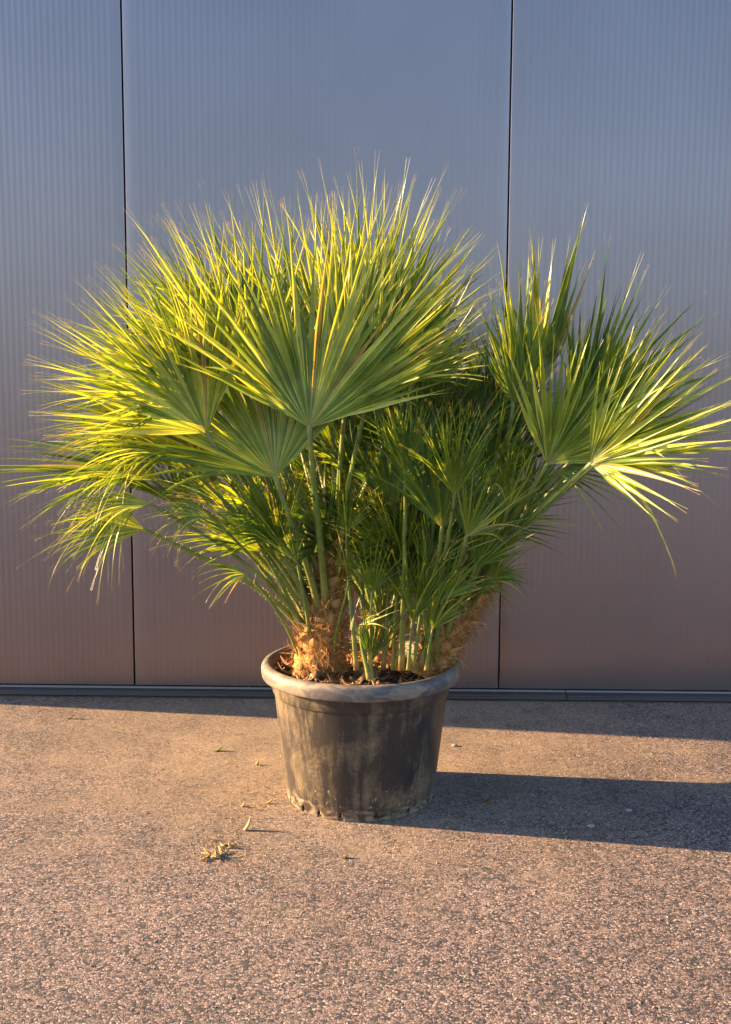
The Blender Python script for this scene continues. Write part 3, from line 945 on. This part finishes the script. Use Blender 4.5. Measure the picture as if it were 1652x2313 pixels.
 dict(h=(1325, 965, 3.12), t=(1505, 690, 3.1), sp=85, n=(0.1, -1, 0.3), hue=0.6, b=('R', 0.92, (10, 0)), droop=0.05, nseg=20, fuse=0.2, wseg=0.018),
 dict(h=(1280, 1010, 3.05), t=(1560, 960, 2.95), sp=90, n=(0.0, -0.8, 0.8), hue=0.6, b=('R', 0.9, (12, -5)), droop=0.12, nseg=18, fuse=0.2, wseg=0.018),
 dict(h=(1140, 900, 3.15), t=(1110, 640, 3.15), sp=90, n=(0.3, -1, 0.2), hue=0.5, b=('R', 0.8, (0, 0)), droop=0.05, nseg=18),
 dict(h=(385, 1010, 3.05), t=(120, 985, 2.95), sp=105, n=(0.0, -0.5, 1), hue=0.75, b=('L', 0.38, (-35, -15)), droop=0.42, wild=0.08, fuse=0.22, wseg=0.011),
 dict(h=(335, 1120, 2.98), t=(110, 1150, 2.9), sp=115, n=(0.1, -0.5, 1), hue=0.72, b=('L', 0.30, (-40, -15)), droop=0.5, wild=0.08, fuse=0.22, wseg=0.011),
 dict(h=(470, 1150, 3.02), t=(300, 1130, 2.95), sp=110, n=(0.1, -0.6, 1), hue=0.6, b=('L', 0.25, (-42, -10)), droop=0.35, wild=0.06, fuse=0.25, pr=0.006, wseg=0.011),
 dict(h=(915, 1385, 3.02), t=(945, 1180, 2.98), sp=75, n=(0.2, -1, 0.2), hue=0.42, b=('F', 0, (85, 40)), droop=0.05, pr=0.004, nseg=16, arch=0.0, wseg=0.009),
 dict(h=(880, 1330, 3.10), t=(890, 1130, 3.08), sp=80, n=(0.3, -1, 0.2), hue=0.36, b=('F', 0, (50, 120)), droop=0.05, pr=0.004, nseg=18, arch=0.0, wseg=0.009),
 dict(h=(960, 1400, 3.00), t=(1030, 1230, 2.95), sp=80, n=(0.2, -1, 0.3), hue=0.48, b=('F', 0, (125, 40)), droop=0.12, pr=0.004, nseg=14, arch=0.0, wseg=0.009),
 dict(h=(775, 1290, 3.06), t=(785, 1120, 3.02), sp=70, n=(0.4, -1, 0.2), hue=0.5, b=('L', 0.2, (40, -45)), droop=0.05, pr=0.004, nseg=14, wseg=0.009),
 dict(h=(660, 1250, 3.08), t=(610, 1120, 3.06), sp=80, n=(-0.2, -1, 0.3), hue=0.62, b=('L', 0.25, (-30, -45)), droop=0.08, pr=0.0045, nseg=14, wseg=0.009),
 dict(h=(1010, 1100, 2.92), t=(1000, 880, 2.88), sp=110, n=(0.3, -1, 0.2), hue=0.5, b=('R', 0.3, (-40, -35)), droop=0.06, pr=0.006, wseg=0.012),
 dict(h=(900, 1050, 3.0), t=(870, 850, 2.98), sp=110, n=(0.4, -1, 0.1), hue=0.46, b=('F', 0, (70, 90)), droop=0.06, pr=0.006, wseg=0.012, arch=0.0),
 dict(h=(1130, 1130, 3.0), t=(1200, 940, 2.95), sp=110, n=(0.2, -1, 0.2), hue=0.5, b=('R', 0.6, (0, -35)), droop=0.08, pr=0.006, wseg=0.012),
 dict(h=(530, 850, 3.28), t=(335, 468, 3.3), sp=75, n=(0.4, -1, 0.3), hue=0.55, b=('L', 0.6, (-20, 10)), droop=0.05, fuse=0.2),
 dict(h=(425, 925, 3.15), t=(75, 735, 3.1), sp=80, n=(0.1, -0.9, 0.8), hue=0.7, b=('L', 0.5, (-35, 5)), droop=0.14, fuse=0.2, wseg=0.012, wild=0.06),
 dict(h=(395, 985, 3.2), t=(75, 850, 3.2), sp=80, n=(0.1, -0.8, 0.9), hue=0.6, b=('L', 0.45, (-35, 5)), droop=0.2, fuse=0.2, wseg=0.011, wild=0.07),
 dict(h=(1300, 1020, 2.95), t=(1625, 985, 2.80), sp=65, n=(0.0, -0.8, 0.7), hue=0.68, b=('R', 0.85, (10, -15)), droop=0.04, nseg=13, fuse=0.14, wseg=0.019),
 dict(h=(1335, 1020, 2.82), t=(1660, 930, 2.66), sp=80, n=(-0.1, -1, 0.5), hue=0.78, b=('R', 0.8, (12, -22)), droop=0.03, nseg=16, fuse=0.14, wseg=0.019),
 dict(h=(1345, 985, 3.0), t=(1640, 790, 2.95), sp=75, n=(0.1, -1, 0.4), hue=0.7, b=('R', 0.9, (12, -5)), droop=0.04, nseg=16, fuse=0.15, wseg=0.017),
 # --- stalks rising from the soil between the trunks
 dict(h=(905, 1230, 3.15), t=(900, 1030, 3.15), sp=120, n=(0.3, -1, 0.3), hue=0.35, b=('F', 0, (60, 140)), droop=0.1, pr=0.0042, arch=0.0),
 dict(h=(950, 1265, 3.05), t=(1010, 1080, 3.0), sp=110, n=(0.1, -1, 0.3), hue=0.4, b=('F', 0, (95, 100)), droop=0.12, pr=0.0042, arch=0.0, nseg=16),
 dict(h=(870, 1150, 3.25), t=(840, 960, 3.25), sp=110, n=(0.2, -1, 0.2), hue=0.3, b=('F', 0, (30, 200)), droop=0.08, pr=0.0042, arch=0.0),
 dict(h=(800, 1100, 3.3), t=(790, 900, 3.3), sp=110, n=(0.5, -1, 0.2), hue=0.42, b=('F', 0, (-10, 220)), droop=0.05, pr=0.0042, arch=0.0),
 dict(h=(1010, 1200, 3.1), t=(1060, 980, 3.1), sp=120, n=(0.0, -1, 0.3), hue=0.33, b=('F', 0, (110, 160)), droop=0.1, pr=0.0045, arch=0.0),
 dict(h=(770, 1180, 3.08), t=(800, 1060, 3.05), sp=90, n=(0.3, -1, 0.3), hue=0.5, b=('F', 0, (-30, 90)), droop=0.1, pr=0.005, arch=0.0, nseg=12),
 # --- low offshoot at the front of the pot
 dict(h=(826, 1318, 2.98), t=(838, 1160, 2.96), sp=105, n=(0.1, -1, 0.4), hue=0.38, b=('F', 0, (0, 0)), droop=0.12, pr=0.0045, nseg=11, arch=0.0),
 dict(h=(826, 1468, 3.0), t=(848, 1300, 2.97), sp=75, n=(0.0, -1, 0.3), hue=0.22, b=('F', 0, (4, 0)), droop=0.03, pr=0.004, nseg=15, arch=0.0, ragged=0.2),
 dict(h=(800, 1388, 2.98), t=(890, 1350, 2.93), sp=50, n=(0.0, -1, 0.6), hue=0.8, b=('F', 0, (-3, 0)), droop=0.02, pr=0.0045, nseg=4, arch=0.0),
]
for f in FR:
    H = P(*f['h']); T = P(*f['t'])
    key, tt, (ox, oy) = f['b']
    if key == 'F':
        B = P(822 + ox, 1508 + (-20 if oy else 0), 3.0 + oy / 1000)
    else:
        path = {'L': TL, 'R': TR, 'M': TM}[key]
        c = on_path(path, tt)
        B = c + Vector((ox / 1000, 0, 0)) + Vector((0, oy / 1000, 0))
    d = T - H
    nseg = f.get('nseg', max(8, int(f['sp'] / 3.9)))
    make_frond(B, H, d, Vector(f['n']), d.length * 1.10, f['sp'], nseg, f['hue'], droop=f.get('droop', 0.1), cup=f.get('cup', 0.15), ragged=f.get('ragged', 0.15), wseg=f.get('wseg', 0.012),
               fuse=f.get('fuse', 0.22), twist=f.get('twist', 0.6) * 1.25, wild=f.get('wild', 0.11 if f.get('wseg', 1) < 0.0125 else 0.05), pr=f.get('pr', 0.0072), arch=f.get('arch', 0.25))

# more fronds fill each crown behind and between the ones above
def fill(path, tt, count, seed, azr, elr, hubr, Rr_, hue, yr, reach, spr=(90, 170), prm=None):
    rnd = random.Random(seed)
    made = 0
    tries = 0
    while made < count and tries < 4000:
        tries += 1
        c = on_path(path, rnd.uniform(*tt))
        az = math.radians(rnd.uniform(*azr)); el = math.radians(rnd.uniform(*elr))
        dv = Vector((math.cos(az) * math.cos(el), math.sin(az) * math.cos(el), math.sin(el)))
        H = c + dv * rnd.uniform(*hubr) + Z * 0.05
        d = (dv + Vector((rnd.gauss(0, .15), rnd.gauss(0, .15), rnd.gauss(-0.05, .15)))).normalized()
        Rf = rnd.uniform(*Rr_)
        T = H + d * Rf
        if not (yr[0] < H.y < yr[1] and yr[0] - 0.15 < T.y < 4.12): continue
        if not reach(H, T): continue
        nv = Vector((rnd.gauss(0, .5), -0.7 + rnd.gauss(0, .5), 0.7 + rnd.gauss(0, .3)))
        if abs(nv.normalized().dot(d)) > 0.85: continue
        sp_ = rnd.uniform(*spr)
        bc = on_path(path, rnd.uniform(0.18, 0.55)); ba = rnd.uniform(-2.6, 0.2)
        make_frond(bc + Vector((math.cos(ba) * 0.6 + dv.x * 0.6, math.sin(ba) * 0.8, 0)) * 0.045, H, d, nv, Rf, sp_, int(sp_ / 4.0), min(1, max(0, rnd.gauss(hue, .12))),
                   droop=rnd.uniform(0.04, 0.2) + 0.12 * (1 - dv.z), cup=rnd.uniform(0.05, 0.4), fuse=rnd.uniform(0.16, 0.28), twist=0.6, wild=0.12 if prm else 0.06, pr=rnd.uniform(0.005, 0.0075) * (0.75 if prm else 1))
        made += 1
    return made
fill(TL, (0.35, 0.75), 9, 101, (75, 200), (12, 78), (0.38, 0.62), (0.42, 0.58), 0.62, (2.95, 3.85), lambda H, T: T.z < 1.72 - 0.5 * abs(T.x + 0.2) and T.z > 0.8 and H.x < 0.15)
fill(TL, (0.45, 0.8), 8, 102, (20, 160), (50, 85), (0.40, 0.60), (0.45, 0.60), 0.6, (3.15, 3.75), lambda H, T: T.z < 1.80 - 0.5 * abs(T.x + 0.05))
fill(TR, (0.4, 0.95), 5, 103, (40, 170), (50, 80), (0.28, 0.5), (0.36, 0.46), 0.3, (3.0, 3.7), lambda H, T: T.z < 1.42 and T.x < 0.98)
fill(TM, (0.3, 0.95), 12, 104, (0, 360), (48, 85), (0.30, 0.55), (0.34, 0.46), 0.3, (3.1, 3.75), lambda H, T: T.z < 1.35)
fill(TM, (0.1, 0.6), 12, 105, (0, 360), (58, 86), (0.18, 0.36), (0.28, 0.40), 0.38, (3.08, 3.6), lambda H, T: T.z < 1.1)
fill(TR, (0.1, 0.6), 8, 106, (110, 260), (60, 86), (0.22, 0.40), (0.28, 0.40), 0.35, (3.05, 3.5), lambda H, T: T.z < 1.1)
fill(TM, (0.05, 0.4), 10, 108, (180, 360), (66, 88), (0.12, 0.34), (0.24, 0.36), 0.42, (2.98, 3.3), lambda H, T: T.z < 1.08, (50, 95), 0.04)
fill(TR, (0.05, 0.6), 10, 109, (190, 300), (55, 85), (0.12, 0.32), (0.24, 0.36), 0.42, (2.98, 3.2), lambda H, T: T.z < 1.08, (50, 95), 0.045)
fill(TL, (0.1, 0.4), 6, 107, (130, 220), (30, 70), (0.20, 0.40), (0.26, 0.36), 0.6, (3.05, 3.5), lambda H, T: T.z < 1.1)

# ------------------------------------------------------------------ litter on the soil
rnd = random.Random(5)
mb = MB()
for i in range(760):
    a = rnd.uniform(0, 2 * math.pi); r = 0.25 * math.sqrt(rnd.random())
    x, y = r * math.cos(a), r * math.sin(a)
    if rnd.random() < 0.35: x = -abs(x)
    p = POT + Vector((x, y, soil_h(x, y) + rnd.uniform(0.0, 0.012)))
    ax = Vector((rnd.gauss(0, 1), rnd.gauss(0, 1), rnd.gauss(0, 0.35))).normalized()
    out = (Z + Vector((rnd.gauss(0, .5), rnd.gauss(0, .5), 0))).normalized()
    out = (out - ax * out.dot(ax)).normalized()
    big = x < 0.02 and rnd.random() < 0.42
    if i > 690:
        a = rnd.uniform(2.4, 4.7); q = rnd.uniform(0.12, 0.24); x, y = q * math.cos(a), q * math.sin(a); big = True
        p = POT + Vector((x, y, soil_h(x, y) + rnd.uniform(0.004, 0.02)))
    husk(mb, p, ax, out, rnd.uniform(0.012, 0.03) * (1.8 if big else 1), rnd.uniform(0.003, 0.008) * (1.8 if big else 1), rnd.uniform(-0.6, 0.6), rnd)
mb.v = [tuple(Vector(v) + PO - POT) for v in mb.v]
lit = mb.build('bark_litter', M_LITTER)
lit.location = POT
tag(lit, 'scattered tan and brown bark and husk litter lying on the soil', 'litter', kind='stuff')

# ------------------------------------------------------------------ things lying on the asphalt
def flake(name, px, py, ln, wd, ang, lift, mat, label, cat, group=None, curl=0.3):
    p = G(px, py)
    rr = random.Random(int(px * 3 + py))
    ax = Vector((math.cos(ang), math.sin(ang), lift)).normalized()
    out = (Z - ax * Z.dot(ax)).normalized()
    m_ = MB()
    husk(m_, PO + Vector((0, 0, 0.004)), ax, out, ln, wd, curl, rr)
    o = m_.build(name, mat)
    o.location = p
    tag(o, label, cat, group)
    return o

def stalk_clump(px, py, n, size, label, seed, group=None):
    """dry branched flower stalk"""
    rr = random.Random(seed)
    m_ = MB()
    for i in range(n):
        q = Vector((rr.uniform(-size, size) * 0.6, rr.uniform(-size, size) * 0.35, 0.003))
        dv = Vector((rr.uniform(-1, 1), rr.uniform(-0.6, 0.6), rr.uniform(0.0, 0.35))).normalized()
        pts = [q]
        for k in range(4):
            dv = (dv + Vector((rr.gauss(0, .3), rr.gauss(0, .3), rr.gauss(-0.1, .2)))).normalized()
            nx = pts[-1] + dv * size * 0.2
            nx.z = max(nx.z, 0.002)
            pts.append(nx)
        m_.tube(pts, [0.0022, 0.003, 0.0024, 0.0026, 0.001], 5)
        if rr.random() < 0.7:
            c = pts[2]
            rad = rr.uniform(0.003, 0.005)
            m_.tube([c - Z * rad, c - Z * rad * .3, c + Z * rad * .5, c + Z * rad], [rad * .4, rad, rad * .8, rad * .2], 6)
    o = m_.build('dry_flower_stalk', M_STRAW)
    o.location = G(px, py)
    tag(o, label, 'dry stalk', group)
    return o

stalk_clump(478, 1903, 16, 0.035, 'larger tangled clump of dry straw-coloured flower stalk on the asphalt, nearest the camera', 3)
stalk_clump(508, 1880, 6, 0.026, 'small crumb of dry straw-coloured stalk just behind the larger clump on the asphalt', 4)
s1 = flake('dry_husk', 540, 1845, 0.038, 0.006, 0.4, 0.9, M_STRAW, 'upright forked pale husk standing on the asphalt left of the pot foot', 'husk')
flake('dry_leaf_scrap', 475, 1668, 0.03, 0.006, 0.1, 0.15, M_GREENBIT, 'faded green leaf scrap on the sunlit asphalt behind the dry stalks', 'leaf scrap')
flake('dry_leaf_scrap', 568, 1700, 0.016, 0.005, 1.0, 0.5, M_STRAW, 'tiny yellow leaf scrap beside the left side of the pot', 'leaf scrap')
flake('twig', 150, 1596, 0.032, 0.004, 0.0, 0.3, M_BROWN, 'short dark twig on the asphalt at far left near the wall shadow', 'twig')
flake('dry_leaf_scrap', 535, 1792, 0.014, 0.004, 0.3, 0.5, M_STRAW, 'pale straw scrap on the asphalt level with the lower pot side', 'leaf scrap')
flake('dry_leaf_scrap', 590, 1785, 0.022, 0.003, 0.2, 0.2, M_STRAW, 'thin straw scrap lying close to the left foot of the pot', 'leaf scrap')
flake('dead_leaf', 1076, 1782, 0.026, 0.009, 0.2, 0.3, M_BROWN, 'curled brown dead leaf in the shadow of the pot', 'leaf')
flake('dead_leaf', 760, 1906, 0.016, 0.006, 0.2, 0.1, M_BROWN, 'small dark leaf flake on the asphalt in front of the pot', 'leaf')

rc = random.Random(41)
mb = MB()
for i in range(1000):
    if i > 620: q = Vector((rc.uniform(-1.6, 1.6), rc.uniform(3.95, 4.225) if i % 2 else rc.gauss(4.19, 0.02), 0))
    elif i % 3 == 0: q = G(rc.gauss(500, 38), rc.gauss(1890, 26))
    elif i % 3 == 1: q = G(rc.gauss(600, 60), rc.gauss(1790, 30))
    else: q = G(rc.uniform(540, 1000), rc.gauss(1800, 90))
    if (q - POT).length < 0.222 or q.y > 4.232: continue
    ln_ = rc.uniform(0.002, 0.006)
    ax = Vector((rc.uniform(-1, 1), rc.uniform(-1, 1), rc.uniform(0, 0.3))).normalized()
    mb.tube([q + Z * 0.002, q + Z * 0.0026 + ax * ln_ * 0.5, q + Z * 0.002 + ax * ln_], [ln_ * 0.12, ln_ * rc.uniform(0.25, 0.5), ln_ * 0.08], 5, u_rand=rc.uniform(0.3, 1.0))
cb = mb.build('dry_crumbs', M_LITTER)
tag(cb, 'tiny tan plant crumbs strewn over the asphalt beside the pot and along the wall foot', 'crumbs', kind='stuff')

def pebble(px, py, r, label, seed, flat=0.5):
    rr = random.Random(seed)
    m_ = MB()
    vs = []; fs = []
    nu, nv = 10, 6
    for j in range(nv + 1):
        th = math.pi * j / nv
        for k in range(nu):
            a = 2 * math.pi * k / nu
            v = Vector((math.sin(th) * math.cos(a) * 1.35, math.sin(th) * math.sin(a), math.cos(th) * flat))
            v *= r * (1 + 0.25 * noise.noise(v * 1.5 + Vector((seed, 0, 0))))
            v.z += r * flat * 0.8
            vs.append(v)
    for j in range(nv):
        for k in range(nu):
            k2 = (k + 1) % nu
            fs.append((j*nu+k, (j+1)*nu+k, (j+1)*nu+k2, j*nu+k2))
    m_.add(vs, fs)
    o = m_.build('pebble', M_STONE)
    o.location = G(px, py)
    tag(o, label, 'pebble')
    return o
pebble(1396, 1801, 0.0085, 'pale flat pebble in the pot shadow, farther from the pot and nearer the wall', 3)
pebble(1313, 1836, 0.0085, 'pale flat pebble in the pot shadow, nearer the front edge of the shadow', 8)
pebble(1010, 1657, 0.008, 'whitish pebble on the sunlit asphalt just right of the pot', 5)

# loose chippings
rnd = random.Random(17)
mb = MB()
for i in range(3600):
    x = rnd.uniform(-1.7, 1.7); y = 1.7 + (4.2 - 1.7) * rnd.random()
    if (x - POT.x) ** 2 + (y - POT.y) ** 2 < 0.05: continue
    r = rnd.uniform(0.0012, 0.0032)
    c = Vector((x, y, r * 0.3))
    vs = []
    for k in range(6):
        base = [(1,0,0),(-1,0,0),(0,1,0),(0,-1,0),(0,0,1),(0,0,-1)][k]
        vs.append(c + Vector(base) * r * rnd.uniform(0.6, 1.3) + Vector((rnd.uniform(-1, 1), rnd.uniform(-1, 1), 0)) * r * 0.4)
    u = rnd.random()
    mb.add(vs, [(0,2,4),(2,1,4),(1,3,4),(3,0,4),(2,0,5),(1,2,5),(3,1,5),(0,3,5)], [(u, 0.5)] * 6)
gt = mb.build('loose_chippings', M_GRIT, smooth=False)
tag(gt, 'loose stone chippings scattered over the asphalt', 'chippings', kind='stuff')
